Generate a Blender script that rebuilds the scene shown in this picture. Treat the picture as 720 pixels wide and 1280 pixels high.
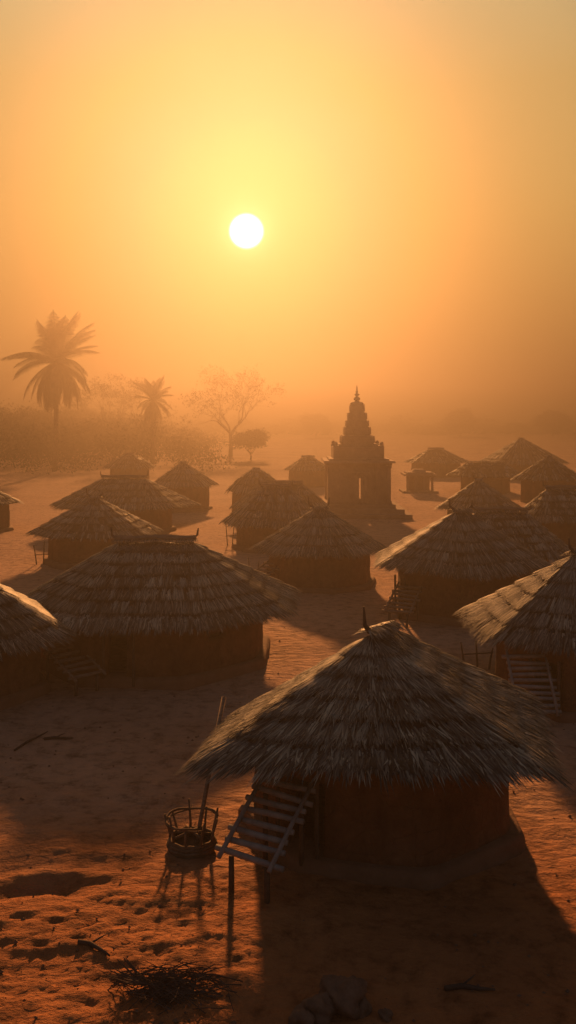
import bpy, math, random
import numpy as np
from mathutils import Vector

random.seed(11)
PI = math.pi
for o in list(bpy.data.objects):
    bpy.data.objects.remove(o, do_unlink=True)
sc = bpy.context.scene
col = sc.collection

# ------------------------------------------------------------------ camera
EYE = 7.0
cd = bpy.data.cameras.new('camera')
cam = bpy.data.objects.new('camera', cd)
col.objects.link(cam)
cam.location = (0, 0, EYE)
cam.rotation_euler = (PI / 2, 0, 0)
cd.sensor_fit = 'VERTICAL'
cd.sensor_height = 36
cd.lens = 36 * 1100 / 1280
cd.shift_y = -120 / 1280
cd.clip_end = 3000
cd.clip_start = 0.1
sc.camera = cam

# ------------------------------------------------------------------ sky and sun
DISC = Vector((-52, 1100, 231)).normalized()      # where the sun's disc stands in the sky
SUN_EL = math.radians(16.0)
SUN_AZ = math.atan2(-52, 1100)                    # from +Y, negative = left
world = bpy.data.worlds.new('World')
sc.world = world
world.use_nodes = True
nt = world.node_tree
nt.nodes.clear()
N = nt.nodes.new
L = nt.links.new


def node(tree, kind, **kw):
    n = tree.nodes.new(kind)
    for k, v in kw.items():
        setattr(n, k, v)
    return n


def vmath(op, a, b=None):
    n = node(nt, 'ShaderNodeVectorMath', operation=op)
    for i, s in enumerate((a, b)):
        if s is None:
            continue
        if isinstance(s, (tuple, Vector)):
            n.inputs[i].default_value = tuple(s)
        else:
            L(s, n.inputs[i])
    return n


def fmath(op, a, b=None, clamp=False):
    n = node(nt, 'ShaderNodeMath', operation=op, use_clamp=clamp)
    for i, s in enumerate((a, b)):
        if s is None:
            continue
        if isinstance(s, (int, float)):
            n.inputs[i].default_value = s
        else:
            L(s, n.inputs[i])
    return n.outputs[0]


def ramp(tree, fac, stops, interp='LINEAR'):
    r = tree.nodes.new('ShaderNodeValToRGB')
    r.color_ramp.interpolation = interp
    el = r.color_ramp.elements
    while len(el) < len(stops):
        el.new(0.5)
    for e, (p, c) in zip(el, stops):
        e.position = p
        e.color = (c[0], c[1], c[2], 1)
    tree.links.new(fac, r.inputs[0])
    return r.outputs[0]


def addc(a, b):
    return vmath('ADD', a, b).outputs[0]


def mulc(a, b):
    return vmath('MULTIPLY', a, b).outputs[0]


def scale(a, f):
    n = node(nt, 'ShaderNodeVectorMath', operation='SCALE')
    L(a, n.inputs[0]) if not isinstance(a, tuple) else setattr(n.inputs[0], 'default_value', a)
    if isinstance(f, (int, float)):
        n.inputs[3].default_value = f
    else:
        L(f, n.inputs[3])
    return n.outputs[0]


tc = N('ShaderNodeTexCoord')
dirv = vmath('NORMALIZE', tc.outputs['Generated']).outputs[0]
sky = N('ShaderNodeTexSky')
sky.sky_type = 'NISHITA'
sky.sun_disc = False
sky.sun_elevation = SUN_EL
sky.sun_rotation = SUN_AZ
sky.dust_density = 8
sky.air_density = 2
cosd = vmath('DOT_PRODUCT', dirv, tuple(DISC)).outputs['Value']
ang = fmath('MULTIPLY', fmath('ARCCOSINE', cosd), 180 / PI)          # degrees from the disc
sep = N('ShaderNodeSeparateXYZ')
L(dirv, sep.inputs[0])
elev = fmath('MULTIPLY', fmath('ARCSINE', sep.outputs[2]), 180 / PI)
# dusty evening sky: warm at the horizon, paler above; brightest on the sun's side
e01 = fmath('DIVIDE', elev, 45.0, True)
dust = ramp(nt, e01, [(0.0, (.62, .25, .062)), (.10, (.74, .33, .085)), (.28, (.86, .47, .13)),
                      (.45, (.84, .52, .18)), (.56, (.82, .62, .29)), (1.0, (.34, .25, .14))])
a01 = fmath('DIVIDE', ang, 90.0, True)
side = ramp(nt, a01, [(0.0, (.08, .12, 1.3)), (.08, (.14, .32, 1.25)), (.125, (.40, .74, .95)), (.15, (.50, .82, 1.0)), (.20, (.58, .86, .98)),
                      (.245, (.72, .92, 1.0)), (.34, (.55, .62, .80)), (.60, (.34, .46, .85)), (1.0, (.24, .46, 1.45))])
nz = N('ShaderNodeTexNoise')
nz.inputs['Scale'].default_value = 2.2
nz.inputs['Detail'].default_value = 3
L(dirv, nz.inputs['Vector'])
cloudy = ramp(nt, nz.outputs[0], [(.3, (.90, .88, .86)), (.7, (1.07, 1.08, 1.10))])
base = mulc(mulc(dust, side), cloudy)
g1 = scale((.0, .0, .0), fmath('EXPONENT', fmath('MULTIPLY', fmath('POWER', fmath('DIVIDE', ang, 6.0), 2), -1)))
g2 = scale((2.4, 1.7, .9), fmath('EXPONENT', fmath('MULTIPLY', fmath('DIVIDE', ang, 0.85), -1)))
dsc = ramp(nt, fmath('DIVIDE', ang, 2.0, True), [(.0, (9, 8.5, 6)), (.42, (8, 7, 4.5)), (.60, (0, 0, 0))], 'EASE')
tot = addc(addc(base, g1), addc(g2, dsc))
SKY_GAIN = 0.25
NISH = 0.05
tot = scale(tot, SKY_GAIN * 10)                                      # background strength below is 0.1
nish = scale(mulc(sky.outputs[0], (1.0, .55, .28)), NISH)
tot = addc(tot, nish)
bg = N('ShaderNodeBackground')
bg.inputs['Strength'].default_value = 0.1
L(tot, bg.inputs['Color'])
out = N('ShaderNodeOutputWorld')
L(bg.outputs[0], out.inputs['Surface'])

sd = bpy.data.lights.new('sun', 'SUN')
sun = bpy.data.objects.new('sun', sd)
col.objects.link(sun)
sd.energy = 5.0
sd.angle = math.radians(2.3)
sd.color = (1.0, .42, .13)
sdir = Vector((math.sin(SUN_AZ) * math.cos(SUN_EL), math.cos(SUN_AZ) * math.cos(SUN_EL), math.sin(SUN_EL)))
sun.rotation_euler = sdir.to_track_quat('Z', 'Y').to_euler()
sun.location = (0, 0, 60)

sc.view_settings.view_transform = 'Standard'
sc.view_settings.look = 'None'
sc.view_settings.gamma = 1
sc.view_settings.exposure = 1.35
HAZE_DENSITY = 0.0085
HAZE_G = 0.80

# ------------------------------------------------------------------ helpers


def link_mesh(name, V, F, mat, parent=None, smooth=False, attr=None):
    me = bpy.data.meshes.new(name)
    me.from_pydata([tuple(v) for v in V], [], [tuple(f) for f in F])
    if mat:
        me.materials.append(mat)
    if attr is not None:
        a = me.attributes.new('shade', 'FLOAT', 'FACE')
        a.data.foreach_set('value', np.asarray(attr, dtype=np.float32))
    if smooth:
        me.polygons.foreach_set('use_smooth', [True] * len(me.polygons))
    me.update()
    o = bpy.data.objects.new(name, me)
    col.objects.link(o)
    if parent:
        o.parent = parent
    return o


def tag(o, label=None, cat=None, group=None, kind=None):
    for k, v in (('label', label), ('category', cat), ('group', group), ('kind', kind)):
        if v:
            o[k] = v
    return o


def thing(name, label, cat, loc=(0, 0, 0), rz=0, group=None):
    o = bpy.data.objects.new(name, None)
    o.empty_display_size = 0.3
    col.objects.link(o)
    o.location = loc
    o.rotation_euler = (0, 0, rz)
    return tag(o, label, cat, group)


class MB:
    def __init__(s):
        s.V, s.F = [], []

    def box(s, c, d, rz=0, taper=1.0):
        n = len(s.V)
        cz, sz = math.cos(rz), math.sin(rz)
        for k in (-1, 1):
            t = 1 if k < 0 else taper
            for i, j in ((-1, -1), (1, -1), (1, 1), (-1, 1)):
                x, y = i * d[0] / 2 * t, j * d[1] / 2 * t
                s.V.append((c[0] + x * cz - y * sz, c[1] + x * sz + y * cz, c[2] + k * d[2] / 2))
        for f in ((3, 2, 1, 0), (4, 5, 6, 7), (0, 1, 5, 4), (1, 2, 6, 5), (2, 3, 7, 6), (3, 0, 4, 7)):
            s.F.append([n + q for q in f])
        return s

    def tube(s, pts, rads, seg=7, cap=True):
        pts = [Vector(p) for p in pts]
        if not hasattr(rads, '__len__'):
            rads = [rads] * len(pts)
        rings = []
        up = Vector((0.13, 0.21, 1)).normalized()
        for i, p in enumerate(pts):
            t = (pts[min(i + 1, len(pts) - 1)] - pts[max(i - 1, 0)])
            if t.length < 1e-6:
                t = Vector((0, 0, 1))
            t.normalize()
            ref = up if abs(t.dot(up)) < .93 else Vector((1, 0, 0))
            a = t.cross(ref).normalized()
            b = t.cross(a)
            n = len(s.V)
            for k in range(seg):
                w = 2 * PI * k / seg
                s.V.append(p + (a * math.cos(w) + b * math.sin(w)) * rads[i])
            rings.append(n)
        for i in range(len(rings) - 1):
            for k in range(seg):
                k2 = (k + 1) % seg
                s.F.append([rings[i] + k, rings[i] + k2, rings[i + 1] + k2, rings[i + 1] + k])
        if cap:
            s.F.append([rings[0] + k for k in range(seg)][::-1])
            s.F.append([rings[-1] + k for k in range(seg)])
        return s

    def lathe(s, c, prof, seg=20):
        rings = []
        for r, z in prof:
            n = len(s.V)
            for k in range(seg):
                w = 2 * PI * k / seg
                s.V.append((c[0] + r * math.cos(w), c[1] + r * math.sin(w), c[2] + z))
            rings.append(n)
        for i in range(len(rings) - 1):
            for k in range(seg):
                k2 = (k + 1) % seg
                s.F.append([rings[i] + k, rings[i] + k2, rings[i + 1] + k2, rings[i + 1] + k])
        s.F.append([rings[0] + k for k in range(seg)][::-1])
        s.F.append([rings[-1] + k for k in range(seg)])
        return s

    def build(s, name, mat, parent=None, smooth=False):
        return link_mesh(name, s.V, s.F, mat, parent, smooth)


# value noise on numpy arrays
_rng = np.random.RandomState(5)
_T = _rng.rand(256, 256)


def vnoise(x, y):
    xi, yi = np.floor(x).astype(int), np.floor(y).astype(int)
    fx, fy = x - xi, y - yi
    fx, fy = fx * fx * (3 - 2 * fx), fy * fy * (3 - 2 * fy)
    a, b = _T[xi % 256, yi % 256], _T[(xi + 1) % 256, yi % 256]
    c, d = _T[xi % 256, (yi + 1) % 256], _T[(xi + 1) % 256, (yi + 1) % 256]
    return (a * (1 - fx) + b * fx) * (1 - fy) + (c * (1 - fx) + d * fx) * fy - .5


def fbm(x, y, o=4, g=.5):
    t, a = 0, 1
    for i in range(o):
        t = t + a * vnoise(x * 2 ** i + 17.3 * i, y * 2 ** i + 5.1 * i)
        a *= g
    return t


# ------------------------------------------------------------------ materials


def mat_new(name):
    m = bpy.data.materials.new(name)
    m.use_nodes = True
    t = m.node_tree
    b = t.nodes['Principled BSDF']
    b.inputs['Specular IOR Level'].default_value = .15
    b.inputs['Roughness'].default_value = .9
    return m, t, b


def noise(t, scale_, detail=5, coord='Object', stretch=None, rough=.6):
    tcn = t.nodes.new('ShaderNodeTexCoord')
    v = tcn.outputs[coord]
    if stretch:
        mp = t.nodes.new('ShaderNodeMapping')
        mp.inputs['Scale'].default_value = stretch
        t.links.new(v, mp.inputs[0])
        v = mp.outputs[0]
    n = t.nodes.new('ShaderNodeTexNoise')
    n.inputs['Scale'].default_value = scale_
    n.inputs['Detail'].default_value = detail
    n.inputs['Roughness'].default_value = rough
    t.links.new(v, n.inputs['Vector'])
    return n.outputs[0]


def bump(t, b, h, dist, strength=1.0, prev=None):
    n = t.nodes.new('ShaderNodeBump')
    n.inputs['Distance'].default_value = dist
    n.inputs['Strength'].default_value = strength
    t.links.new(h, n.inputs['Height'])
    if prev:
        t.links.new(prev, n.inputs['Normal'])
    t.links.new(n.outputs[0], b.inputs['Normal'])
    return n.outputs[0]


def mat_simple(name, c1, c2, sc_=3, bsc=20, bd=.01, stretch=None, rough=.9):
    m, t, b = mat_new(name)
    b.inputs['Roughness'].default_value = rough
    c = ramp(t, noise(t, sc_, 6, stretch=stretch), [(.3, c1), (.7, c2)])
    t.links.new(c, b.inputs['Base Color'])
    if bd:
        bump(t, b, noise(t, bsc, 5, stretch=stretch), bd)
    return m


def mat_thatch(name, cols):
    m, t, b = mat_new(name)
    at = t.nodes.new('ShaderNodeAttribute')
    at.attribute_name = 'shade'
    c = ramp(t, at.outputs['Fac'], cols)
    n = noise(t, 1.3, 4)
    mx = t.nodes.new('ShaderNodeMix')
    mx.data_type = 'RGBA'
    mx.blend_type = 'MULTIPLY'
    mx.inputs[0].default_value = .8
    t.links.new(c, mx.inputs[6])
    t.links.new(ramp(t, n, [(.3, (.50, .48, .47)), (.5, (.95, .93, .9)), (.72, (1.3, 1.22, 1.08))]), mx.inputs[7])
    t.links.new(mx.outputs[2], b.inputs['Base Color'])
    b.inputs['Roughness'].default_value = .6
    tl = t.nodes.new('ShaderNodeBsdfTranslucent')
    t.links.new(mx.outputs[2], tl.inputs['Color'])
    ms = t.nodes.new('ShaderNodeMixShader')
    ms.inputs[0].default_value = .3
    t.links.new(b.outputs[0], ms.inputs[1])
    t.links.new(tl.outputs[0], ms.inputs[2])
    t.links.new(ms.outputs[0], t.nodes['Material Output'].inputs['Surface'])
    b.inputs['Specular IOR Level'].default_value = .32
    return m


M = {}
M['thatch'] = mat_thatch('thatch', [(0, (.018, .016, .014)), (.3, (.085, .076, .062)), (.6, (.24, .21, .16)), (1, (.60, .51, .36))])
m, t, b = mat_new('mud_wall')
c = ramp(t, noise(t, 1.5, 6), [(.3, (.11, .045, .022)), (.52, (.16, .068, .032)), (.72, (.23, .105, .052))])
mxm = t.nodes.new('ShaderNodeMix'); mxm.data_type = 'RGBA'; mxm.blend_type = 'MULTIPLY'; mxm.inputs[0].default_value = .85
t.links.new(c, mxm.inputs[6])
t.links.new(ramp(t, noise(t, 3, 6, stretch=(1, 1, .45)), [(.3, (.6, .58, .56)), (.52, (1, 1, 1)), (.7, (1.2, 1.15, 1.08))]), mxm.inputs[7])
t.links.new(mxm.outputs[2], b.inputs['Base Color'])
n1 = bump(t, b, noise(t, 3.5, 7, rough=.65), .10)
tcv = t.nodes.new('ShaderNodeTexCoord')
vo = t.nodes.new('ShaderNodeTexVoronoi'); vo.feature = 'DISTANCE_TO_EDGE'; vo.inputs['Scale'].default_value = 2.6
t.links.new(tcv.outputs['Object'], vo.inputs['Vector'])
crk = ramp(t, vo.outputs['Distance'], [(0, (0, 0, 0)), (.03, (1, 1, 1))])
bump(t, b, crk, .012, .8, n1)
M['mud'] = m
M['mud_base'] = mat_simple('mud_plinth', (.15, .072, .038), (.24, .12, .066), 2.0, 9, .03)
M['wood'] = mat_simple('weathered_wood', (.13, .085, .055), (.26, .19, .13), 5, 30, .004, (1, 1, 6))
M['pale_wood'] = mat_simple('grey_wood', (.17, .145, .12), (.32, .27, .22), 5, 30, .004)
M['dark_wood'] = mat_simple('dark_wood', (.05, .032, .022), (.12, .075, .05), 5, 30, .004)
M['stone'] = mat_simple('temple_stone', (.20, .12, .075), (.34, .22, .14), .8, 5, .03)
M['clod'] = mat_simple('dirt_clod', (.12, .065, .04), (.24, .13, .075), 6, 30, .02)
M['leaf'] = mat_simple('foliage', (.045, .05, .018), (.09, .085, .03), 1.0, 9, 0)
M['frond'] = mat_simple('palm_frond', (.05, .06, .02), (.10, .10, .035), 1.0, 9, 0)
M['deadfrond'] = mat_simple('dead_frond', (.10, .065, .03), (.18, .12, .06), 1.0, 9, 0)
M['bark'] = mat_simple('bark', (.07, .045, .03), (.15, .10, .07), 3, 12, .02)
M['wicker'] = mat_simple('wicker', (.10, .06, .035), (.2, .125, .075), 9, 40, .004)

# ground
m, t, b = mat_new('red_earth')
big = noise(t, .16, 6)
c1 = ramp(t, big, [(.32, (.40, .215, .125)), (.5, (.50, .28, .17)), (.70, (.58, .34, .215))])
fine = noise(t, 2.6, 9, rough=.7)
mx = t.nodes.new('ShaderNodeMix')
mx.data_type = 'RGBA'
mx.blend_type = 'MULTIPLY'
mx.inputs[0].default_value = 1
# orange sunlight painted into the redder foreground colour, paler trodden dust beyond
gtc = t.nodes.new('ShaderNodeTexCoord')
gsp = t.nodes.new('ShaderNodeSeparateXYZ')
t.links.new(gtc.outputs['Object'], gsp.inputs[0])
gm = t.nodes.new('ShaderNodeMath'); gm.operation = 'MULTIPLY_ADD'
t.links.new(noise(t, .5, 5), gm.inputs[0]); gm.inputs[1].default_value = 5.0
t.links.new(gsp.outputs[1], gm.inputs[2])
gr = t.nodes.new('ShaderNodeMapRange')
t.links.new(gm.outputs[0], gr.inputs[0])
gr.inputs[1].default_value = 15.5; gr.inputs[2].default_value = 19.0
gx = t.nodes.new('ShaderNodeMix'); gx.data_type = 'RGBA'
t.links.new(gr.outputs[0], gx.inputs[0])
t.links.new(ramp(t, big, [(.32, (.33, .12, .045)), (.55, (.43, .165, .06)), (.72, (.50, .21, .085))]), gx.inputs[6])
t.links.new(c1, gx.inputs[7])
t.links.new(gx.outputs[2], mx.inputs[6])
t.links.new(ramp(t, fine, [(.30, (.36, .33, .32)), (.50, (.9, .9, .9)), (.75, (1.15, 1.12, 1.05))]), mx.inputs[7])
t.links.new(mx.outputs[2], b.inputs['Base Color'])
b.inputs['Specular IOR Level'].default_value = .1
n1 = bump(t, b, noise(t, 3.2, 8, rough=.62, stretch=(1, 1.6, 1)), .16, 1)
bump(t, b, noise(t, 26, 5), .012, 1, n1)
M['ground'] = m

# ------------------------------------------------------------------ ground sheet


def ground_h(x, y):
    near = np.clip((34 - y) / 20, 0, 1)
    rough = np.clip((15.5 - y) / 3.5, 0, 1) * np.clip((1.2 - x) / 2.5, 0.25, 1)
    h = fbm(x * .10, y * .10, 3) * .18
    h = h + fbm(x * .55, y * .9, 4) * .10 * (.35 + .65 * near)
    h = h + fbm(x * 1.7 + 9, y * 3.0, 3, .5) * (.014 * near + .0 * rough) + fbm(x * 13, y * 21, 2) * .018 * rough + fbm(x * 4.3 + 3, y * 8.5, 4, .62) * (.010 * near + .036 * rough)
    # worn gully with a raised lip at the left front, shallow wheel-like tracks behind it
    gy = 12.75 + .18 * np.sin(x * 1.3) + .3 * fbm(x * 1.1, x * 0 + 2.5, 3) + .05 * (x + 4)
    g = np.exp(-((y - gy) / .20) ** 2) * np.clip((-2.75 - x) / .5, 0, 1)
    lip = np.exp(-((y - gy - .42) / .16) ** 2) * np.clip((-2.2 - x) / .8, 0, 1)
    h = h - .10 * g + .06 * lip
    return h


def gz(x, y):
    return float(ground_h(np.array([x], dtype=float), np.array([y], dtype=float))[0])


ys = list(np.arange(-30, 8.5, .9)) + list(np.arange(8.5, 21, .05))
st = .05
while ys[-1] < 430:
    st *= 1.03
    ys.append(ys[-1] + st)
ys = np.array(ys)
tu = np.linspace(-1, 1, 681)
us = np.sign(tu) * (np.abs(tu) ** 2.3 + .02 * np.abs(tu)) / 1.02
half = 60 + np.abs(ys) * .8
X = us[None, :] * half[:, None]
Y = np.repeat(ys[:, None], len(us), 1)
Z = ground_h(X, Y)
nr, nc = X.shape
V = np.stack([X, Y, Z], -1).reshape(-1, 3)
idx = np.arange(nr * nc).reshape(nr, nc)
F = np.stack([idx[:-1, :-1], idx[:-1, 1:], idx[1:, 1:], idx[1:, :-1]], -1).reshape(-1, 4)
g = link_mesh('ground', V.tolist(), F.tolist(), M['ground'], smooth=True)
tag(g, 'bare red earth ground of the village, rough and lumpy in front', None, None, 'structure')
del g['label']

# ------------------------------------------------------------------ thatched huts


def strands(A, B, nrm, w, bend):
    """many tapered straw blades at once; returns verts and faces"""
    n = len(A)
    D = B - A
    side = np.cross(D, nrm)
    side /= np.maximum(np.linalg.norm(side, axis=1, keepdims=True), 1e-6)
    mid = A + D * .62 + nrm * bend[:, None]
    w = w[:, None]
    pts = [A - side * w, A + side * w, A + nrm * w * .27,
           mid - side * w * .85, mid + side * w * .85, mid + nrm * w * .2, B]
    V = np.stack(pts, 1).reshape(-1, 3)
    b_ = (np.arange(n) * 7)[:, None]
    q = np.concatenate([b_ + np.array([[0, 3, 5, 2]]), b_ + np.array([[2, 5, 4, 1]]), b_ + np.array([[1, 4, 3, 0]])], 0)
    t3 = np.concatenate([b_ + np.array([[3, 6, 5]]), b_ + np.array([[5, 6, 4]]), b_ + np.array([[4, 6, 3]])], 0)
    return V, q.tolist() + t3.tolist()


class Roof:
    def __init__(s, corners, ha, ridge, rdir, prof=1.0, rng=None):
        s.c = np.array(corners, dtype=float)       # k x 3, counter-clockwise
        s.ha, s.ridge, s.prof = ha, ridge, prof
        s.rd = np.array([math.cos(rdir), math.sin(rdir)])
        a = np.arctan2(s.c[:, 1], s.c[:, 0])
        o = np.argsort(a)
        s.c, a = s.c[o], a[o]
        # finely sampled eave curve, slightly rounded at the corners
        k = len(s.c)
        pts = []
        for i in range(k):
            p, q = s.c[i], s.c[(i + 1) % k]
            for u in np.linspace(0, 1, 40, endpoint=False):
                pts.append(p * (1 - u) + q * u)
        pts = np.array(pts)
        ker = np.ones(7) / 7
        n = len(pts)
        sm = np.stack([np.convolve(np.r_[pts[-3:, j], pts[:, j], pts[:3, j]], ker, 'valid') for j in range(3)], 1)
        s.e = sm
        s.n = n
        seg = np.linalg.norm(np.roll(sm, -1, 0) - sm, axis=1)
        s.cum = np.r_[0, np.cumsum(seg)]
        s.len = s.cum[-1]

    def eave(s, u):                                # u in 0..1 by arc length
        x = (u % 1.0) * s.len
        ext = np.vstack([s.e, s.e[:1]])
        return np.stack([np.interp(x, s.cum, ext[:, j]) for j in range(3)], -1)

    def P(s, u, q):
        e = s.eave(u)
        al = e[..., :2] @ s.rd
        m_ = max(np.max(np.abs(s.e[:, :2] @ s.rd)), 1e-3)
        r = np.clip(al / m_ * 2.6, -1, 1)[..., None] * s.ridge * s.rd
        z = s.ha - (s.ha - e[..., 2]) * np.power(np.maximum(q, 0), s.prof)
        xy = r + (e[..., :2] - r) * q[..., None]
        return np.concatenate([xy, z[..., None]], -1)

    def nrm(s, u, q):
        du, dq = 1e-3, 1e-2
        a = s.P(u + du, q) - s.P(u - du, q)
        b = s.P(u, q + dq) - s.P(u, q - dq)
        n = np.cross(b, a)
        n /= np.maximum(np.linalg.norm(n, axis=1, keepdims=True), 1e-9)
        n[n[:, 2] < 0] *= -1
        return n


def thatch(roof, courses, per_m, w, parent, rng, over=.22, step=.05, shag=1.0, lo=.03):
    """one roof mesh: a stepped shell under courses of loose straw"""
    V, F, A = [], [], []
    nu = 120
    uu = np.arange(nu) / nu
    prof = []
    for i in range(courses):
        q0, q1 = i / courses, (i + 1) / courses
        prof += [(q0 + .02 if i else .0, lo - .05), (q1 - (.03 if i == courses - 1 else 0), lo - .05 + step * .6)]
    rings = []
    Vs = []
    for q, off in prof:
        qa = np.full(nu, max(q, .02))
        p = roof.P(uu, qa) + roof.nrm(uu, np.maximum(qa, .05)) * off
        rings.append(len(Vs) * nu)
        Vs.append(p)
    # under side
    p = roof.P(uu, np.full(nu, .95)); p[:, 2] -= .08
    rings.append(len(Vs) * nu); Vs.append(p)
    p = roof.P(uu, np.full(nu, .55)); p[:, 2] -= .16
    rings.append(len(Vs) * nu); Vs.append(p)
    V = list(np.concatenate(Vs, 0))
    k2 = np.roll(np.arange(nu), -1)
    for i in range(len(rings) - 1):
        for k in range(nu):
            F.append([rings[i] + k, rings[i + 1] + k, rings[i + 1] + k2[k], rings[i] + k2[k]])
    V.append(roof.P(np.array([0.]), np.array([0.]))[0] * 0 + np.array([0, 0, roof.ha + lo]))
    c = len(V) - 1
    for k in range(nu):
        F.append([c, k, int(k2[k])])
    V.append(np.array([0, 0, roof.ha - .5])); c = len(V) - 1
    for k in range(nu):
        F.append([c, rings[-1] + int(k2[k]), rings[-1] + k])
    A = [.0] * len(F)  # shell gets the darkest tone: shade in the straw gaps put into colour
    slope = np.linalg.norm(roof.P(np.array([.3]), np.array([1.]))[0] - np.array([0, 0, roof.ha]))
    Vn = [np.array(V)]
    nv = len(V)
    for i in range(courses):
        q0, q1 = i / courses, (i + 1) / courses
        last = i == courses - 1
        nt_ = int(per_m / (5 if shag < .9 else 4) * roof.len * (.35 + .65 * q1) * (1.35 if last else 1))
        dq = q1 - q0
        lc = roof.len * (q0 + q1) / 2 + .3                      # girth of this course
        tu0 = rng.rand(nt_)
        wave = fbm(tu0 * roof.len * .9 + 31 * i, np.full(nt_, i * 3.3), 3)
        tqa = q0 + dq * (rng.rand(nt_) * .62 - .10)
        tqb = q1 + dq * (.04 + .10 * shag * rng.randn(nt_) + .20 * shag * wave)
        if last:
            tqb = tqb + over * (1 + .35 * shag) / slope * (rng.rand(nt_) ** 1.9 + .4 * np.maximum(wave, -.3))
        tqb = np.maximum(tqb, tqa + dq * .35)
        tdu = rng.normal(0, .055 * shag, nt_) / lc
        tlift = rng.rand(nt_) * shag
        tsh = np.clip(.42 + .24 * rng.randn(nt_) + .35 * wave, 0, 1)
        g_ = 5 if shag < .9 else 4
        n = nt_ * g_
        T = np.repeat(np.arange(nt_), g_)
        u = tu0[T] + rng.normal(0, .030, n) / lc
        qa = np.clip(tqa[T] + rng.normal(0, .05, n) * dq, .015, 1)
        ub = tu0[T] + tdu[T] + rng.normal(0, .020 + .035 * shag, n) / lc
        qb = np.maximum(tqb[T] + rng.normal(0, .07 * (1 + shag), n) * dq * .6, qa + dq * .25)
        a = roof.P(u, qa); b_ = roof.P(ub, qb)
        nn = roof.nrm(u, np.clip(qa, .05, 1))
        fr = np.clip((qa - q0) / dq, 0, 1)
        a = a + nn * (lo + step * fr * .75 - .008 + rng.rand(n) * .005)[:, None]
        b_ = b_ + nn * (lo + step * (.66 + .16 * tlift[T] * shag + .07 * rng.rand(n)))[:, None]
        if last:
            drop = np.maximum(qb - 1, 0) * slope
            b_[:, 2] -= drop * .12 + rng.rand(n) * .03
        ww = w * (.6 + .8 * rng.rand(n)) * (1.3 if last else 1)
        v, f = strands(a, b_, nn, ww, np.full(n, .004))
        Vn.append(v)
        F += [[x + nv for x in ff] for ff in f]
        nv += len(v)
        sh = np.clip(tsh[T] + .20 * rng.randn(n) - .10 * (fr - .5), 0, 1)
        A += np.concatenate([sh] * 6).tolist()
    # ridge / crown cap: straw laid over the top
    n = int(60 + 260 * roof.ridge + per_m)
    k = rng.rand(n) * 2 - 1
    sg = np.where(rng.rand(n) > .5, 1, -1)
    pr = np.array([-roof.rd[1], roof.rd[0]])
    a = np.concatenate([(roof.rd * (k * (roof.ridge + .12))[:, None]), np.full((n, 1), roof.ha + lo + .07)], 1)
    a[:, :2] += rng.normal(0, .02, (n, 2)); a[:, 2] += rng.rand(n) * .04
    L_ = .18 + .16 * rng.rand(n)
    spread = rng.normal(0, .35, n)
    dxy = pr[None] * sg[:, None] + roof.rd[None] * spread[:, None]
    sl = (roof.ha - np.mean(roof.e[:, 2])) / np.mean(np.linalg.norm(roof.e[:, :2], axis=1))
    b_ = a.copy(); b_[:, :2] += dxy * L_[:, None]; b_[:, 2] -= L_ * sl * .8
    nn = np.tile(np.array([[0, 0, 1.]]), (n, 1))
    v, f = strands(a, b_, nn, w * (.8 + .6 * rng.rand(n)), np.full(n, .02))
    Vn.append(v); F += [[x + nv for x in ff] for ff in f]; nv += len(v)
    A += np.concatenate([np.clip(.5 + .2 * rng.randn(n), 0, 1)] * 6).tolist()
    o = link_mesh('thatched_roof', np.concatenate(Vn, 0).tolist(), F, M['thatch'], parent, False, A)
    return o


def ring_at(corners_n, r, rot, soft, th):
    n = corners_n
    w = (th - rot) % (2 * PI / n) - PI / n
    poly = math.cos(PI / n) / math.cos(w)
    return r * (poly * (1 - soft) + soft * (1 + math.cos(PI / n)) / 2)


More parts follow.
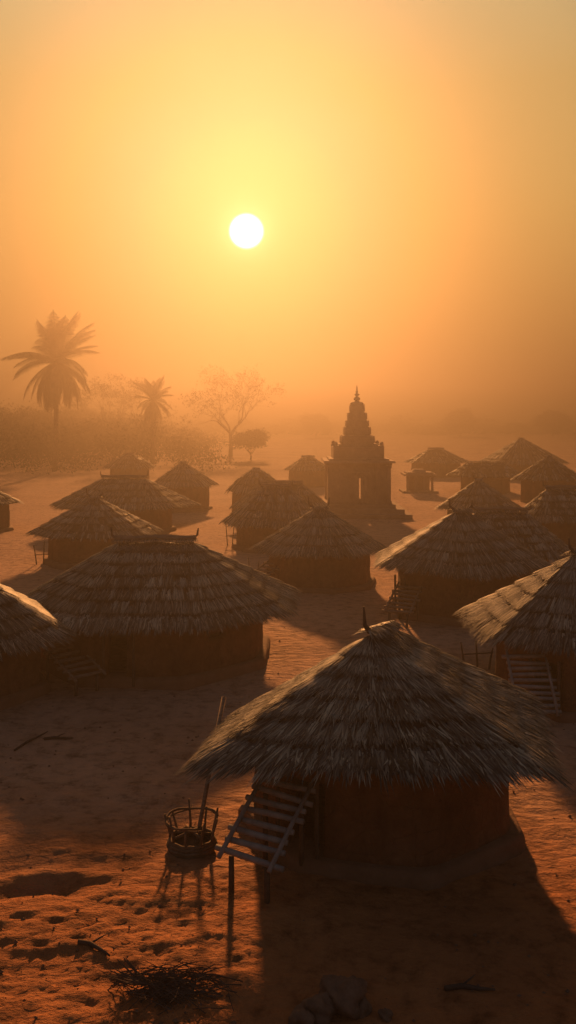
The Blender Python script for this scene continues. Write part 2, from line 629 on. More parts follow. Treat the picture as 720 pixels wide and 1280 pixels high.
def mud_wall(rw, h, nside, rot, parent, door=None, vents=(), seed=0, bulge=.03):
    """thick round or many-sided mud wall, open where the door and vents are"""
    nt_, nz_ = 72, 12
    holes = set()
    if door:
        da, dw, dh = door
        k0 = int(round((da % (2 * PI)) / (2 * PI) * nt_))
        hw = max(1, int(round(dw / rw / (2 * PI) * nt_ / 2)))
        for k in range(k0 - hw, k0 + hw):
            for j in range(int(dh / h * nz_)):
                holes.add((k % nt_, j))
    for va, vz in vents:
        holes.add((int((va % (2 * PI)) / (2 * PI) * nt_), min(nz_ - 2, int(vz / h * nz_))))
    V = []

    def idx_(k, j, inner):
        return ((k % nt_) * (nz_ + 1) + j) * 2 + inner
    for k in range(nt_):
        th = 2 * PI * k / nt_
        for j in range(nz_ + 1):
            z = -.15 + (h + .15) * j / nz_
            r = ring_at(nside, rw, rot, .35, th)
            r += bulge * math.sin(PI * j / nz_) + .05 * float(fbm(np.array([k * .35 + seed]), np.array([j * .5]), 3)[0])
            r += .06 * (1 - j / nz_) ** 2
            for inner in (0, 1):
                rr = r - .28 * inner
                V.append((rr * math.cos(th), rr * math.sin(th), z))
    F = []
    for k in range(nt_):
        for j in range(nz_):
            if (k, j) in holes:
                continue
            F.append([idx_(k, j, 0), idx_(k + 1, j, 0), idx_(k + 1, j + 1, 0), idx_(k, j + 1, 0)])
            F.append([idx_(k, j, 1), idx_(k, j + 1, 1), idx_(k + 1, j + 1, 1), idx_(k + 1, j, 1)])
            if ((k + 1) % nt_, j) in holes:
                F.append([idx_(k + 1, j, 0), idx_(k + 1, j, 1), idx_(k + 1, j + 1, 1), idx_(k + 1, j + 1, 0)])
            if ((k - 1) % nt_, j) in holes:
                F.append([idx_(k, j, 1), idx_(k, j, 0), idx_(k, j + 1, 0), idx_(k, j + 1, 1)])
            if (k, j + 1) in holes:
                F.append([idx_(k, j + 1, 0), idx_(k + 1, j + 1, 0), idx_(k + 1, j + 1, 1), idx_(k, j + 1, 1)])
            if (k, j - 1) in holes:
                F.append([idx_(k, j, 1), idx_(k + 1, j, 1), idx_(k + 1, j, 0), idx_(k, j, 0)])
    for k in range(nt_):
        F.append([idx_(k, nz_, 0), idx_(k + 1, nz_, 0), idx_(k + 1, nz_, 1), idx_(k, nz_, 1)])
    return link_mesh('mud_wall', V, F, M['mud'], parent, True)


def plinth(rw, nside, rot, parent, ext=.22, h=.2):
    V, F = [], []
    prof = [(ext + .10, -.25), (ext + .06, h * .5), (ext + .02, h * .88), (ext - .04, h), (-.35, h + .01)]
    n = 72
    for i, (e, z) in enumerate(prof):
        for k in range(n):
            th = 2 * PI * k / n
            r = ring_at(nside, rw + e, rot, .08, th) + .03 * float(fbm(np.array([k * .5]), np.array([i * 1.]), 2)[0])
            V.append((r * math.cos(th), r * math.sin(th), z))
    for i in range(len(prof) - 1):
        for k in range(n):
            F.append([i * n + k, i * n + (k + 1) % n, (i + 1) * n + (k + 1) % n, (i + 1) * n + k])
    return link_mesh('plinth', V, F, M['mud_base'], parent, True)


GROUP = 'thatched mud huts of the village'


def hut(label, x, y, rw, rr, he, ha, ridge=0, rdir=0, nside=8, rot=0, detail=2, door=None, vents=(),
        corners=None, horns=True, prof=1.0, cap=True, wall_h=None, courses=6, over=.22, seed=0):
    rng = np.random.RandomState(100 + seed)
    t_ = thing('thatched_hut', label, 'hut', (x, y, gz(x, y)), 0, GROUP)
    if corners is None:
        corners = []
        for i in range(nside):
            th = rot + 2 * PI * i / nside + rng.normal(0, .04)
            r = rr / math.cos(PI / nside) ** .5 * (1 + rng.normal(0, .02))
            r -= over * .5
            rx = r * math.cos(th) + (ridge * .4 * math.cos(rdir) * (1 if math.cos(th - rdir) > 0 else -1))
            corners.append((rx, r * math.sin(th), he + rng.normal(0, .03)))
    roof = Roof(corners, ha, ridge, rdir, prof)
    per_m, w, shag = {3: (210, .0125, 1.0), 2: (230, .009, .22), 1: (100, .016, .2), 0: (26, .03, .4)}[detail]
    thatch(roof, courses, per_m, w, t_, rng, over=over, step=.065, shag=shag)
    mud_wall(rw, wall_h or he + .35 * (ha - he) * (1 - rw / rr) * 2 + .12, nside, rot, t_, door, vents, seed)
    if detail > 0:
        plinth(rw, nside, rot, t_)
    rd = Vector((math.cos(rdir), math.sin(rdir), 0))
    if cap and ridge > .25:
        mb = MB()
        for k in range(3):
            o_ = rd.cross(Vector((0, 0, 1))) * (k - 1) * .07
            pts = [rd * (q * (ridge + .14)) + o_ + Vector((0, 0, ha + .17 + .02 * math.sin(q * 5 + k) - .03 * abs(k - 1)))
                   for q in np.linspace(-1, 1, 9)]
            mb.tube(pts, .055, 6)
        mb.build('ridge_pole', M['wood'], t_)
    if horns:
        for sgn in ((-1,) if horns == 1 and horns is not True else (-1, 1)):
            lean = rng.rand() * .1
            p0 = rd * sgn * (ridge + .04) + Vector((0, 0, ha + .08))
            mb = MB().tube([p0, p0 + rd * sgn * (.12 + lean) + Vector((0, 0, .14)),
                            p0 + rd * sgn * (.15 + lean) + Vector((0, 0, .34 + .14 * rng.rand()))], [.05, .04, .018], 6)
            mb.build('finial_twig', M['dark_wood'], t_)
    if door and detail >= 2:
        da, dw, dh = door
        mb = MB()
        for s_ in (-1, 1):
            a_ = da + s_ * dw / 2 / rw
            mb.tube([((rw + .02) * math.cos(a_), (rw + .02) * math.sin(a_), 0), ((rw + .03) * math.cos(a_), (rw + .03) * math.sin(a_), dh + .05)], .04, 6)
        mb.build('door_post', M['dark_wood'], t_)
    return t_


def PX(x, d):
    return (x - 360) * d / 1100.0


R = math.radians
# nearest hut
hut('nearest and largest hut, its shaggy many-sided roof above slatted steps and a basket', 1.62, 15.35, 2.22, 3.1, 1.85, 3.18,
    ridge=.30, rdir=R(50), nside=7, rot=R(-78), detail=3, cap=False, horns=1, door=(R(228), .8, 1.35), seed=1, courses=6, over=.25,
    corners=[(-3.05, -1.95, 1.66), (-.15, -3.12, 1.93), (2.2, -2.62, 1.78), (2.8, .7, 1.86), (1.8, 2.6, 1.85), (-1.0, 2.55, 1.72), (-2.6, .3, 1.62)], wall_h=1.78, prof=.96)
# second row
hut('wide dark hut with level ridge and dark doorway, behind the basket', -3.9, 25.9, 3.3, 3.95, 1.50, 3.22, ridge=1.05, rdir=R(2), nside=8, rot=R(20),
    detail=2, door=(R(262), .8, 1.45), vents=((R(305), 1.2), (R(312), 1.2)), seed=2, courses=7, over=.25, prof=1.0)
hut('hut cut by the left edge of the photo, in front of the wide ridged hut', -8.35, 22.3, 2.1, 2.85, 1.42, 3.05, ridge=.2, rdir=0, nside=6, rot=R(-2),
    detail=2, seed=3, courses=6, vents=((R(290), 1.0),))
hut('hut cut by the right edge, orange sunlight on the left slope of its roof', 7.45, 22.4, 2.2, 2.85, 1.68, 3.55, ridge=.18, rdir=R(30), nside=6, rot=R(2),
    detail=2, door=(R(230), .7, 1.3), seed=4, courses=6, over=.28, wall_h=1.72,
    corners=[(-2.6, -1.35, 1.68), (-2.65, 2.1, 1.68), (-.6, 3.0, 1.7), (2.3, 2.0, 1.7), (2.8, -.6, 1.7), (.5, -2.6, 1.68)])
hut('hut with slatted steps at its left corner, behind the hut cut by the right edge', 6.2, 31.5, 2.45, 3.15, 1.76, 3.5, ridge=.2, rdir=R(10), nside=6, rot=R(28),
    detail=2, door=(R(200), .7, 1.3), seed=5, courses=6)
hut('hut with a flat ridge directly behind the hut with steps at right', 8.85, 36.6, 2.0, 2.7, 1.35, 2.95, ridge=1.0, rdir=0, nside=8, rot=0, detail=1, seed=6, courses=6)
hut('round hut standing alone in the middle, in front of the stone temple', 1.34, 36.9, 2.15, 2.75, 1.53, 3.1, ridge=.2, rdir=0, nside=8, rot=R(10), detail=2, seed=7, courses=5, prof=1.0)
# third row
hut('pointed roof hut just behind the left end of the wide ridged hut', -9.3, 42.3, 2.15, 3.05, 1.40, 2.98, ridge=.15, nside=8, rot=R(12), detail=1, seed=8, courses=6)
hut('hut with a broad ridge and two ridge twigs, behind the pointed hut at left', -10.0, 53.7, 2.9, 3.9, 1.55, 3.15, ridge=1.25, nside=8, rot=R(5), detail=1, seed=9, courses=5)
hut('small pointed hut right of the broad ridged hut, beside misty open ground', -7.9, 66.2, 2.0, 2.55, 1.85, 3.5, ridge=.1, nside=6, rot=R(15), detail=1, seed=10, horns=False, courses=4)
hut('hut just showing at the left edge beyond the pointed hut', -18.8, 53.8, 1.75, 2.45, 1.70, 2.85, ridge=.1, nside=8, detail=1, seed=11, horns=False, courses=4)
hut('hut with a short ridge behind and left of the round middle hut', -.64, 46.9, 2.1, 2.7, 1.35, 3.15, ridge=.65, nside=8, rot=R(4), detail=1, seed=12, courses=5)
hut('low hut with a straight ridge peeping out behind the short ridged middle hut', -.5, 55.5, 1.9, 2.6, 1.25, 2.7, ridge=1.3, nside=8, detail=1, seed=13, horns=False, courses=4, prof=1.1)
hut('faded round topped hut far behind the middle huts, left of the temple', -2.3, 63.3, 1.7, 2.15, 1.60, 3.15, ridge=.1, nside=10, detail=0, seed=14, horns=False, courses=4, prof=1.5, cap=False)
hut('tiny faded hut in the mist below the palms', -16.1, 89.5, 2.0, 2.6, 1.7, 3.0, ridge=.3, nside=8, detail=0, seed=15, horns=False, courses=4, prof=1.4)
hut('pointed hut behind the right hand hut with steps, in thin mist', 11.7, 54.0, 2.05, 2.6, 1.4, 3.05, ridge=.1, nside=6, rot=R(10), detail=1, seed=16, courses=4)
hut('hut with a short ridge at the right edge, above the sunlit roof', 14.6, 47.1, 1.85, 2.4, 1.45, 3.0, ridge=.7, nside=8, detail=1, seed=17, courses=5)
hut('faded hut with a tall pointed roof near the right edge', 21.0, 71.0, 2.3, 2.85, 1.84, 3.6, ridge=.1, nside=6, rot=R(5), detail=0, seed=18, horns=False, courses=4)
hut('faded low hut with a long ridge left of the tall pointed one at right', 18.3, 81.6, 2.3, 2.9, 1.55, 2.75, ridge=1.6, nside=6, detail=0, seed=19, horns=False, courses=4, cap=False)
hut('large barely visible hut deep in the mist at right, highest of its row', 26.5, 100.0, 4.0, 5.0, 1.8, 4.5, ridge=.2, nside=8, detail=0, seed=20, horns=False, courses=5)
hut('barely visible small hut deep in the mist left of the temple', 2.0, 88.0, 1.9, 2.3, 1.7, 2.9, ridge=.5, nside=8, detail=0, seed=22, horns=False, courses=4)
hut('barely visible hut deep in the mist, right of the temple beyond the small shrine', 17.5, 104.0, 2.9, 3.6, 1.6, 3.1, ridge=.8, nside=8, detail=0, seed=23, horns=False, courses=4)

# ------------------------------------------------------------------ stone temple


def temple(x, y):
    t_ = thing('stone_temple', 'stepped stone temple with a tiered spire and open doorway, alone in the mist', 'temple', (x, y, 0))
    u = .056
    # platform
    MB().box((0, -.4, .12), (7.0, 6.6, .3)).box((.1, -.2, .42), (5.9, 5.8, .3)).box((0, 0, .70), (5.0, 5.0, .26)).build('platform', M['stone'], t_)
    W, H0, H1 = 4.25, .83, 3.55
    # cella: four corner masses and lintels, so one sees right through the doorway
    mb = MB()
    dw, fw = .42, .0
    for sx in (-1, 1):
        mb.box((sx * (W / 2 + dw / 2 + .3) / 2, 0, (H0 + H1) / 2), (W / 2 - dw / 2 - .3, W, H1 - H0))
    mb.box((0, 0, H1 - .45), (dw + .6, W - .006, .90))
    mb.build('cella', M['stone'], t_)
    mb = MB()                                     # jambs narrow the passage
    for sx in (-1, 1):
        mb.box((.06 + sx * .33, -W / 2 + .25, H0 + 1.0), (.50, .5, 2.0))
        mb.box((sx * .47, -W / 2 + .07, H0 + 1.02), (.2, .3, 2.08))
    mb.box((0, -W / 2 + .02, H1 - .55), (1.5, .3, .16))
    mb.box((0, -W / 2 + .3, H0 + .2), (1.0, .3, .4))
    mb.build('doorway', M['stone'], t_)
    for sx in (-1, -.62, .62, 1):
        for sy in (-1, 1):
            mb = MB()
            mb.box((sx * (W / 2 - .06), sy * (W / 2 + .03), (H0 + H1) / 2), (.26, .22, H1 - H0 - .004))
            mb.box((sx * (W / 2 - .06), sy * (W / 2 + .05), H0 + .12), (.36, .3, .22))
            mb.box((sx * (W / 2 - .06), sy * (W / 2 + .05), H1 - .1), (.36, .3, .18))
            mb.build('pilaster', M['stone'], t_)
    mb = MB().box((0, 0, H1 + .08), (4.55, 4.55, .16)).box((0, 0, H1 + .24), (5.0, 5.0, .16), 0, .98).box((0, 0, H1 + .38), (4.2, 4.2, .12))
    mb.build('cornice', M['stone'], t_)
    z = H1 + .44
    mb = MB().box((0, 0, z + .40), (3.56, 3.56, .80)).box((0, 0, z + .86), (3.1, 3.1, .12)).box((0, 0, z + .97), (2.75, 2.75, .1))
    mb.build('parapet', M['stone'], t_)
    for sx in (-1, 1):
        for sy in (-1, 1):
            MB().lathe((sx * 1.62, sy * 1.62, z + .8), [(.17, 0), (.17, .12), (.12, .15), (.15, .24), (.12, .33), (.03, .4)], 12).build('corner_finial', M['stone'], t_)
    z += 1.02
    for w_, h_ in ((2.36, .60), (1.86, .62), (1.60, .46), (1.36, .56), (1.04, .60)):
        mb = MB()
        mb.box((0, 0, z + h_ * .42), (w_ * .93, w_ * .93, h_ * .84))
        mb.box((0, 0, z + h_ * .60), (w_ * 1.01, w_ * 1.01, h_ * .16))
        mb.box((0, 0, z + h_ * .90), (w_ * .86, w_ * .86, h_ * .18))
        for sx in (-1, 1):                          # little corner blocks and middle niches
            for sy in (-1, 1):
                mb.box((sx * w_ * .43, sy * w_ * .43, z + h_ * .55), (w_ * .16, w_ * .16, h_ * .8), 0, .8)
            mb.box((0, sx * w_ * .47, z + h_ * .45), (w_ * .3, w_ * .1, h_ * .75), 0, .85)
            mb.box((sx * w_ * .47, 0, z + h_ * .45), (w_ * .1, w_ * .3, h_ * .75), 0, .85)
        mb.build('spire_tier', M['stone'], t_)
        z += h_
    MB().lathe((0, 0, z - .03), [(.44, 0), (.50, .06), (.42, .16), (.22, .22), (.13, .26), (.22, .36), (.24, .46), (.12, .56),
                                 (.07, .62), (.18, .70), (.18, .75), (.05, .83), (.10, .93), (.04, 1.02), (.05, 1.15), (.012, 1.42)], 18).build('finial', M['stone'], t_, True)
    return t_


temple(4.98, 63.6)


def shrine(x, y):
    t_ = thing('small_shrine', 'small flat stone shrine with pillars, faint in the mist right of the temple', 'shrine', (x, y, 0))
    MB().box((0, 0, .12), (3.2, 2.8, .3)).build('platform', M['stone'], t_)
    MB().box((0, .4, .95), (1.9, 1.6, 1.36)).build('cella', M['stone'], t_)
    for sx in (-1, -.35, .35, 1):
        MB().box((sx * 1.1, -.95, .95), (.2, .2, 1.36)).build('pillar', M['stone'], t_)
    MB().box((0, 0, 1.72), (2.9, 2.6, .16)).box((0, 0, 1.87), (2.4, 2.1, .14)).box((0, .1, 2.05), (1.3, 1.2, .24), 0, .7).build('roof', M['stone'], t_)


shrine(PX(523, 80), 80)

# ------------------------------------------------------------------ slatted steps


def steps(label, top, bot, width, n, wood='wood', r=.035, tr=.045, legs=True):
    """top and bot: centre of the two ends; width across"""
    T, B = Vector(top), Vector(bot)
    d = (T - B)
    flat = Vector((d.x, d.y, 0)).normalized()
    s = Vector((flat.y, -flat.x, 0))
    gzb = gz(B.x, B.y)
    t_ = thing('slatted_steps', label, 'steps', (B.x, B.y, gzb), 0, 'slatted wooden steps leading up to the huts')
    O = Vector((B.x, B.y, gzb))
    rnd = random.Random(int(abs(B.x) * 100) + n)
    for sg in (-1, 1):
        ru = Vector((0, 0, .085))
        MB().tube([B + s * sg * width / 2 - d * .06 - O + ru, (T + B) / 2 + s * sg * width / 2 + Vector((0, 0, .015)) - O + ru, T + s * sg * width / 2 + d * .03 - O + ru],
                  [r * 1.05, r, r * .95], 8).build('rail', M[wood], t_, True)
    for i in range(n):
        f = (i + .35) / n
        p = B + d * f + Vector((0, 0, .02 if wood else 0))
        j = rnd.uniform(-.06, .06)
        a = p - s * (width / 2 + .04 + rnd.uniform(0, .10)) + d * rnd.uniform(-.012, .012) + Vector((0, 0, .03 + j * .5)) - O
        b_ = p + s * (width / 2 + .04 + rnd.uniform(0, .14)) + d * rnd.uniform(-.012, .012) + Vector((0, 0, .03 - j * .5)) - O
        MB().tube([a, (a + b_) / 2 + Vector((0, 0, rnd.uniform(-.012, .012))), b_], [tr, tr * 1.05, tr * .92], 8).build('tread', M[wood], t_, True)
    if legs:
        for sg in (-1, 1):
            p = B + s * sg * (width / 2 - .12) + d * .06
            MB().tube([(p.x - O.x, p.y - O.y, -.12), (p.x - O.x, p.y - O.y, p.z - O.z - .02)], [.045, .04], 8).build('leg', M['dark_wood'], t_, True)
            p = B + s * sg * (width / 2 - .1) + d * .85
            MB().tube([(p.x - O.x, p.y - O.y, -.12), (p.x - O.x, p.y - O.y, p.z - O.z - .02)], [.045, .04], 8).build('leg', M['dark_wood'], t_, True)
    return t_


steps('grey pole steps on two front legs at the left wall of the nearest hut', (.02, 13.75, 1.28), (-.60, 12.62, .56), .84, 8, 'pale_wood')
steps('dark slatted steps between the hut at the left edge and the wide ridged hut', (-6.2, 23.3, 1.0), (-5.0, 22.1, .40), .85, 7, 'wood')
steps('steep slatted steps against the front wall of the hut at the right edge', (5.67, 21.0, 1.30), (5.67, 20.0, .18), .9, 10, 'pale_wood', legs=False)
steps('short slatted steps at the left wall of the right hand hut with the shaded front', (4.2, 30.2, 1.15), (3.6, 29.0, .46), .85, 7, 'wood')
steps('small misty steps at the left of the round middle hut', (-.5, 36.3, .9), (-1.3, 35.4, .4), .8, 5, 'wood')

# stakes and racks beside huts


def stakes(label, x, y, items, bar=None):
    t_ = thing('stake_rack', label, 'stakes', (x, y, gz(x, y)), 0, 'thin wooden stakes standing beside huts')
    for (dx, h, lx) in items:
        MB().tube([(dx, 0, -.1), (dx + lx * .5, .02, h * .5), (dx + lx, 0, h)], [.032, .028, .02], 6).build('stake', M['dark_wood'], t_)
    if bar:
        MB().tube([(items[0][0] - .1, -.03, bar), (items[-1][0] + .12, -.03, bar + .05)], .02, 6).build('crossbar', M['dark_wood'], t_)


stakes('stakes with a crossbar between the nearest hut and the hut at the right edge', PX(595, 24.4), 24.4, [(-.3, .75, -.12), (.05, .8, -.05), (.35, .6, .12)], .42)
stakes('stakes beside the misty steps of the round middle hut', PX(318, 37.5), 37.5, [(-.2, 1.0, -.05), (.1, .85, .1), (.3, .5, .2)], .4)
stakes('stakes left of the short ridged middle hut', PX(288, 47.5), 47.5, [(-.15, 1.2, -.1), (.1, 1.0, .08), (.35, .7, .25)], .5)
stakes('stakes left of the pointed hut behind the wide ridged hut', PX(54, 41.5), 41.5, [(-.3, .9, -.15), (0, 1.1, .05), (.3, .8, .2)], .45)

# ------------------------------------------------------------------ basket and pole
bx, by = PX(240, 14.25), 14.25
bk = thing('basket', 'open round wicker basket with flaring stakes, left of the slatted steps', 'basket', (bx, by, gz(bx, by)))
mb = MB()
for k, (r_, z_) in enumerate(((.36, .05), (.385, .10), (.37, .15), (.35, .19))):
    pts = [(r_ * math.cos(a), r_ * math.sin(a), z_ + .008 * math.sin(a * 9 + k)) for a in np.linspace(0, 2 * PI, 33)]
    mb.tube(pts, .03, 6, False)
mb.lathe((0, 0, .0), [(.30, 0), (.36, .02), (.34, .06), (.0, .07)], 24)
mb.build('woven_base', M['wicker'], bk, True)
for k in range(9):
    a = 2 * PI * k / 9 + .35
    h = [.60, .52, .63, .50, .58, .66, .48, .6, .55][k]
    MB().tube([(.34 * math.cos(a), .34 * math.sin(a), .05), (.36 * math.cos(a), .36 * math.sin(a), h * .5),
               (.44 * math.cos(a + .05), .44 * math.sin(a + .05), h)], [.026, .022, .018], 6).build('basket_stake', M['wicker'], bk, True)
mb = MB()
pts = [(.42 * math.cos(a), .42 * math.sin(a), .50 + .02 * math.sin(3 * a)) for a in np.linspace(.2, 2 * PI * .80, 26)]
mb.tube(pts, .018, 6)
pts = [(.41 * math.cos(a), .41 * math.sin(a), .48 + .02 * math.sin(2 * a)) for a in np.linspace(.1, 2 * PI * .83, 26)]
mb.tube(pts, .014, 6)
mb.build('rim_hoop', M['wicker'], bk, True)
for (a0, a1, z0, z1) in ((.2, 2.0, .22, .26), (1.1, 3.4, .25, .2), (2.6, 5.3, .21, .3)):
    mb = MB().tube([(.3 * math.cos(a0), .3 * math.sin(a0), z0), (.02, .03, z0 + .05), (.3 * math.cos(a1), .3 * math.sin(a1), z1)], .024, 6)
    mb.build('inner_stick', M['wicker'], bk, True)
px_, py_ = PX(280, 15.9), 15.9
o = MB().tube([(bx + .07, by + .02, gz(bx, by) + .1), ((bx + .07) * .45 + px_ * .55 - .02, by * .45 + py_ * .55, 1.02), (px_, py_, 1.92)], [.034, .036, .042], 8).build('wooden_pole', M['wood'], None, True)
tag(o, 'long reddish pole standing in the wicker basket and leaning toward the nearest roof', 'pole')

# ------------------------------------------------------------------ clods, sticks, brushwood, pebbles


def blob(r, seed, seg=30, squash=.75):
    rg = np.random.RandomState(seed)
    V, F = [], []
    ph = rg.rand(6) * 10
    nr_ = 18
    for i in range(nr_ + 1):
        f = PI * i / nr_
        for k in range(seg):
            th = 2 * PI * k / seg
            v = Vector((math.sin(f) * math.cos(th), math.sin(f) * math.sin(th), math.cos(f)))
            d = 1 + .05 * math.sin(v.x * 17 + ph[5]) * math.sin(v.y * 15 + v.z * 13) + .22 * math.sin(v.x * 3.1 + ph[0]) * math.sin(v.y * 2.7 + ph[1]) + .13 * math.sin(v.z * 5 + ph[2] + v.x * 4) + .09 * math.sin(v.y * 9 + ph[3]) * math.sin(v.x * 8 + ph[4])
            d += rg.uniform(-.05, .05) * math.sin(f)
            V.append((v.x * r * d, v.y * r * d, v.z * r * d * squash))
    for i in range(nr_):
        for k in range(seg):
            F.append([i * seg + k, i * seg + (k + 1) % seg, (i + 1) * seg + (k + 1) % seg, (i + 1) * seg + k])
    return V, F


clods = [(430, 1255, .25, 'largest lumpy dirt clod at the bottom edge, right end of its heap'),
         (401, 1268, .20, 'rounded dirt clod left of the largest clod in the heap'),
         (412, 1243, .13, 'small dirt clod on the back of the clod heap'),
         (378, 1277, .15, 'dirt clod at the left end of the heap at the bottom edge'),
         (452, 1262, .12, 'small dirt clod at the right foot of the largest clod'),
         (482, 1270, .08, 'small flat clod lying apart, right of the clod heap')]
for i, (cx, cy, r_, lb) in enumerate(clods):
    d = 7700 / (cy + 8 - 520)
    x = PX(cx, d)
    V_, F_ = blob(r_, 40 + i)
    o = link_mesh('dirt_clod', V_, F_, M['clod'], None, True)
    o.location = (x, d, gz(x, d) + r_ * .42)
    o.rotation_euler = (0, 0, i * 1.3)
    tag(o, lb, 'dirt clod', 'dirt clods heaped at the bottom edge')

bw_x, bw_y = PX(212, 10.55), 10.55
V_, F_ = [], []
mb = MB()
rb = random.Random(3)
for k in range(230):
    a = rb.gauss(0, .5) + (PI if rb.random() < .5 else 0)
    c = Vector((rb.gauss(0, .26), rb.gauss(0, .15), .03 + abs(rb.gauss(0, .055))))
    ln = rb.uniform(.1, .34)
    dv = Vector((math.cos(a), math.sin(a), rb.uniform(-.12, .35))) * ln
    bend = Vector((rb.uniform(-.05, .05), rb.uniform(-.05, .05), rb.uniform(0, .08)))
    mb.tube([c - dv, c + bend, c + dv], [.007, .006, .002], 4)
for k in range(9):
    a = rb.uniform(2.3, 3.6)
    c = Vector((-.2, .05, .05))
    mb.tube([c, c + Vector((math.cos(a) * .3, math.sin(a) * .2, .05)), c + Vector((math.cos(a) * .55, math.sin(a) * .42, .10 + .1 * rb.random()))], [.016, .012, .005], 5)
o = mb.build('brushwood_pile', M['dark_wood'])
o.location = (bw_x, bw_y, gz(bw_x, bw_y))
tag(o, 'tangle of thin dark twigs lying on the sunlit red earth at the bottom', 'brushwood')


def stick(label, p0, p1, r=.022):
    d0, d1 = 7700 / (p0[1] - 520), 7700 / (p1[1] - 520)
    a = Vector((PX(p0[0], d0), d0, 0)); b_ = Vector((PX(p1[0], d1), d1, 0))
    c = (a + b_) / 2
    pts = []
    for q in (0, .35, .7, 1):
        p = a.lerp(b_, q)
        pts.append(Vector((p.x, p.y + .04 * math.sin(q * 5), max(gz(p.x, p.y), -.02) + r * .9)))
    O = Vector((c.x, c.y, gz(c.x, c.y)))
    mb = MB().tube([p - O for p in pts], [r, r * 1.1, r * .8, r * .4], 7)
    mid = pts[1] - O
    mb.tube([mid, mid + Vector((.12, .07, .04)), mid + Vector((.2, .14, .05))], [r * .5, r * .4, r * .15], 5)
    o = mb.build('stick', M['dark_wood'], None, True)
    o.location = O
    tag(o, label, 'stick', 'loose sticks lying on the ground')


stick('short dark stick on the sunlit earth above the brushwood', (98, 1188), (138, 1203), .03)
stick('long thin stick lying flat at the bottom right corner', (556, 1240), (618, 1238), .03)
stick('forked dead branch on the shaded ground in front of the hut at the left edge', (18, 938), (60, 915), .025)
stick('dead branch right of the forked one on the shaded ground', (55, 925), (92, 922), .03)

# pebbles and crumbs of earth: nobody could count them
rg = np.random.RandomState(9)
V_, F_ = [], []
for k in range(2600):
    d = 8.3 + (rg.rand() ** 1.5) * 22
    x = (rg.rand() * 2 - 1) * (2 + d * .36)
    if (x - 1.62) ** 2 + (d - 15.35) ** 2 < 2.7 ** 2 or (x + 3.9) ** 2 + (d - 25.9) ** 2 < 3.7 ** 2:
        continue
    cl = vnoise(np.array([x * .8]), np.array([d * .8]))[0]
    if cl < -.1 and rg.rand() < .8:
        continue
    r_ = .008 + .03 * rg.rand() ** 4
    z = gz(x, d)
    n0 = len(V_)
    for vx, vy, vz in ((1, 0, 0), (0, 1, 0), (-1, 0, 0), (0, -1, 0), (0, 0, 1), (0, 0, -1)):
        j = 1 + (rg.rand() - .5) * .6
        V_.append((x + vx * r_ * j, d + vy * r_ * j, z + r_ * .4 + vz * r_ * .7 * j))
    for f in ((0, 1, 4), (1, 2, 4), (2, 3, 4), (3, 0, 4), (1, 0, 5), (2, 1, 5), (3, 2, 5), (0, 3, 5)):
        F_.append([n0 + q for q in f])
o = link_mesh('pebbles', V_, F_, M['clod'])
tag(o, 'small dark pebbles and crumbs of earth scattered over the ground', 'pebbles', None, 'stuff')

# ------------------------------------------------------------------ palms and trees


def palm(label, x, y, h, fl, seed, nf=30, skirt=True):
    rg = random.Random(seed)
    t_ = thing('palm_tree', label, 'palm', (x, y, 0), 0, 'palms in the mist')
    pts = [(.25 * math.sin(q * 2.2), 0, h * q - .3 * (1 - q)) for q in np.linspace(0, 1, 10)]
    MB().tube(pts, [.34 - .12 * q for q in np.linspace(0, 1, 10)], 9).build('trunk', M['bark'], t_, True)
    top = Vector(pts[-1])

    def fronds(count, e0, e1, L0, droop, name, mat, dead=False):
        V, F = [], []
        for k in range(count):
            az = 2 * PI * (k + rg.random() * .7) / count * 1.0 + k * 2.4
            el = R(rg.uniform(e0, e1))
            L_ = L0 * rg.uniform(.82, 1.05)
            hd = Vector((math.cos(az), math.sin(az), 0))
            p = top.copy()
            rach = []
            ns = 16
            for i in range(ns + 1):
                rach.append(p.copy())
                q = i / ns
                e = el - R(droop) * q ** 1.4 * (1.1 - .5 * math.sin(max(el, 0)))
                p = p + (hd * math.cos(e) + Vector((0, 0, math.sin(e)))) * (L_ / ns)
            sd_ = hd.cross(Vector((0, 0, 1)))
            for i in range(1, ns + 1):
                for h_ in (0, .5):
                    a = rach[i - 1].lerp(rach[i], h_)
                    tn = (rach[i] - rach[i - 1]).normalized()
                    q = (i - 1 + h_) / ns
                    ll = L_ * .25 * math.sin(PI * min(1, q * .9 + .13)) ** .7 * rg.uniform(.8, 1.1)
                    for sg in (-1, 1):
                        tip = a + (sd_ * sg * .8 + tn * .65 + Vector((0, 0, -.42 - (.5 if dead else 0)))).normalized() * ll
                        w_ = tn * L_ * .011
                        n0 = len(V)
                        md = a.lerp(tip, .55) + Vector((0, 0, .04 * ll))
                        V += [a - w_, a + w_, md + w_ * .9, tip, md - w_ * .9]
                        F.append([n0, n0 + 1, n0 + 2, n0 + 4]); F.append([n0 + 2, n0 + 3, n0 + 4])
            n0 = len(V)
            wv = sd_ * L_ * .008
            for pp in rach:
                V += [pp - wv, pp + wv]
            for i in range(ns):
                F.append([n0 + 2 * i, n0 + 2 * i + 1, n0 + 2 * i + 3, n0 + 2 * i + 2])
        link_mesh(name, V, F, mat, t_)
    fronds(nf, 0, 82, fl, 62, 'crown', M['frond'])
    if skirt:
        fronds(int(nf * 1.7), -80, -20, fl * .95, 55, 'dead_fronds', M['deadfrond'], True)


palm('tall palm with a broad crown and hanging skirt, at the left of the photo', PX(68, 112), 112, 14.0, 7.3, 5, 34)
palm('smaller palm further off, right of the tall palm', PX(190, 125), 125, 9.3, 4.0, 8, 26)


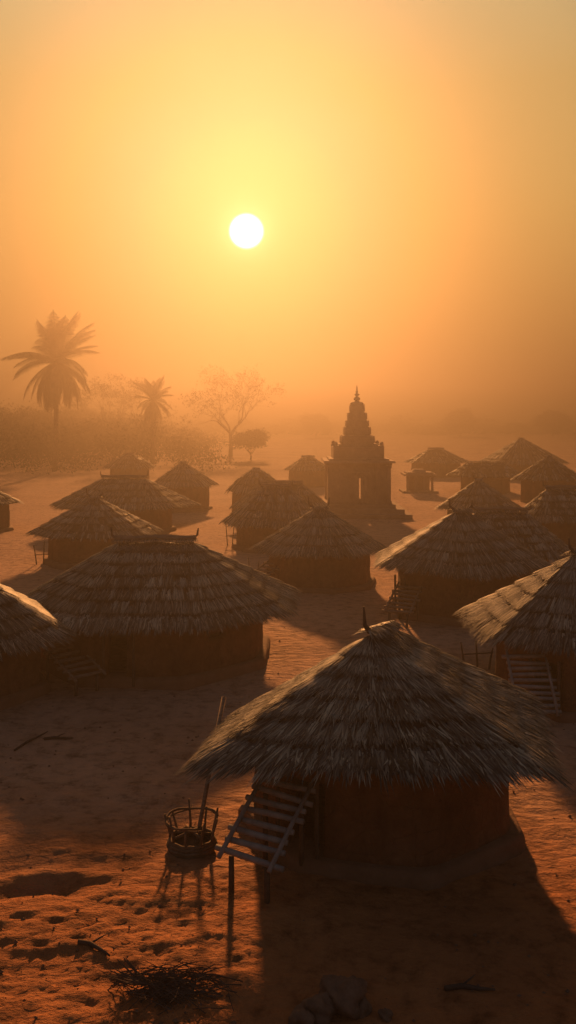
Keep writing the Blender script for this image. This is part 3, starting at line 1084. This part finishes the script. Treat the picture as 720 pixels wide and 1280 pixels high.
def branch(mb, tips, p, d, L_, r, depth, rg, twist=.55, up=.1):
    n = 3
    pts, rad = [p], [r]
    for i in range(n):
        d = (d + Vector((rg.gauss(0, .16), rg.gauss(0, .16), rg.gauss(0, .1) + up * .3))).normalized()
        p = p + d * (L_ / n)
        pts.append(p); rad.append(r * (1 - .4 * (i + 1) / n))
    mb.tube(pts, rad, 5 if depth > 2 else 3, False)
    if depth <= 0:
        tips.append((p, d))
        return
    k = 3 if depth > 1 else 4
    for i in range(k):
        a = rg.uniform(0, 2 * PI)
        s = d.orthogonal().normalized()
        s2 = d.cross(s)
        nd = (d + (s * math.cos(a) + s2 * math.sin(a)) * rg.uniform(twist * .6, twist * 1.5) + Vector((0, 0, up))).normalized()
        branch(mb, tips, pts[-1 - (i % 2)], nd, L_ * rg.uniform(.62, .84), rad[-1] * .72, depth - 1, rg, twist, up)


def leafcloud(centres, n_per, spread, size, rg):
    V, F = [], []
    for c in centres:
        for k in range(n_per):
            p = c + Vector((rg.gauss(0, spread), rg.gauss(0, spread), rg.gauss(0, spread * .8)))
            a = Vector((rg.gauss(0, 1), rg.gauss(0, 1), rg.gauss(0, 1))).normalized()
            b_ = a.orthogonal().normalized()
            s = size * rg.uniform(.5, 1.3)
            n0 = len(V)
            V += [p - a * s, p + b_ * s * .5, p + a * s, p - b_ * s * .5]
            F.append([n0, n0 + 1, n0 + 2, n0 + 3])
    return V, F


def tree(name, label, x, y, h, spread, seed, leaves=0, size=.25, depth=4, group='trees in the mist', fork=.28):
    rg = random.Random(seed)
    t_ = thing(name, label, 'tree', (x, y, 0), 0, group)
    mb = MB(); tips = []
    th = h * fork
    mb.tube([(0, 0, -.3), (.1, 0, th * .5), (0, .05, th)], [h * .028, h * .022, h * .018], 8, False)
    mb2 = MB()
    for i in range(5):
        a = 2 * PI * i / 5 + rg.random()
        d = Vector((math.cos(a) * spread, math.sin(a) * spread, 1)).normalized()
        branch(mb2, tips, Vector((0, .05, th * rg.uniform(.8, 1))), d, h * .26, h * .012, depth, rg, .6, .06)
    mb.build('trunk', M['bark'], t_)
    mb2.build('branches', M['bark'], t_)
    if leaves:
        V, F = leafcloud([p for p, d in tips], leaves, size * 1.6, size, rg)
        link_mesh('crown', V, F, M['leaf'], t_)


tree('bare_tree', 'wide bare branching tree faint in the glow, left of the temple', PX(288, 150), 150, 15.0, .95, 21, 2, .16, 5)
tree('bare_tree', 'faint bare tree between the two palms', PX(142, 160), 160, 15.0, .7, 22, 2, .18, 5)
tree('leafy_tree', 'low bushy tree below the wide bare tree', PX(313, 140), 140, 5.4, 1.2, 23, 9, .22, 4, fork=.2)
tree('leafy_tree', 'barely visible leafy tree in the mist right of the temple', PX(575, 300), 300, 9.6, 1.0, 24, 10, .4, 4)
tree('leafy_tree', 'barely visible leafy tree in the mist beyond the right hand huts', PX(690, 290), 290, 8.8, 1.1, 25, 10, .4, 4)
tree('leafy_tree', 'barely visible leafy tree in the mist directly behind the temple', PX(395, 290), 290, 7.6, 1.1, 26, 10, .4, 4)

# far woods that read as one mass
rgw = random.Random(77)
cs = []
for k in range(2600):
    y = 104 + 140 * rgw.random() ** .75
    x = y * rgw.uniform(-.50, -.07)
    if rgw.random() > min(1, (-.06 - x / y) / .16):
        continue
    top = 6.6 + .9 * math.sin(x * .22) + .6 * math.sin(x * .11 + 1)
    top = top * min(1, (-.05 - x / y) / .12) * (.75 + .25 * min(1, (y - 100) / 40)) + .3
    cs.append(Vector((x, y, rgw.uniform(.2, max(top, .6)))))
V_, F_ = leafcloud(cs, 70, .9, .20, rgw)
o = link_mesh('distant_wood', V_, F_, M['leaf'])
tag(o, 'far line of trees lost in the haze below the palms', 'wood', None, 'stuff')
cs = []
for k in range(700):
    y = rgw.uniform(320, 370)
    x = rgw.uniform(-60, 170)
    top = 4.5 + 1.6 * math.sin(x * .19) + 1.0 * math.sin(x * .41 + 2)
    cs.append(Vector((x, y, rgw.uniform(.2, top))))
V_, F_ = leafcloud(cs, 22, 1.3, .6, rgw)
o = link_mesh('distant_wood', V_, F_, M['leaf'])
tag(o, 'far low line of scrub in the haze behind the temple and the right hand huts', 'wood', None, 'stuff')

# ------------------------------------------------------------------ haze
mb = MB().box((0, 200, 9.6), (860, 480, 22.2))
mh = bpy.data.materials.new('haze')
mh.use_nodes = True
th_ = mh.node_tree
th_.nodes.clear()
pv = th_.nodes.new('ShaderNodeVolumePrincipled')
pv.inputs['Color'].default_value = (.120, .105, .088, 1)
pv.inputs['Absorption Color'].default_value = (0, 0, 0, 1)
pv.inputs['Density'].default_value = HAZE_DENSITY
pv.inputs['Anisotropy'].default_value = HAZE_G
oh = th_.nodes.new('ShaderNodeOutputMaterial')
th_.links.new(pv.outputs[0], oh.inputs['Volume'])
o = mb.build('haze', mh)
tag(o, 'warm evening dust haze filling the air over the village', 'haze', None, 'stuff')
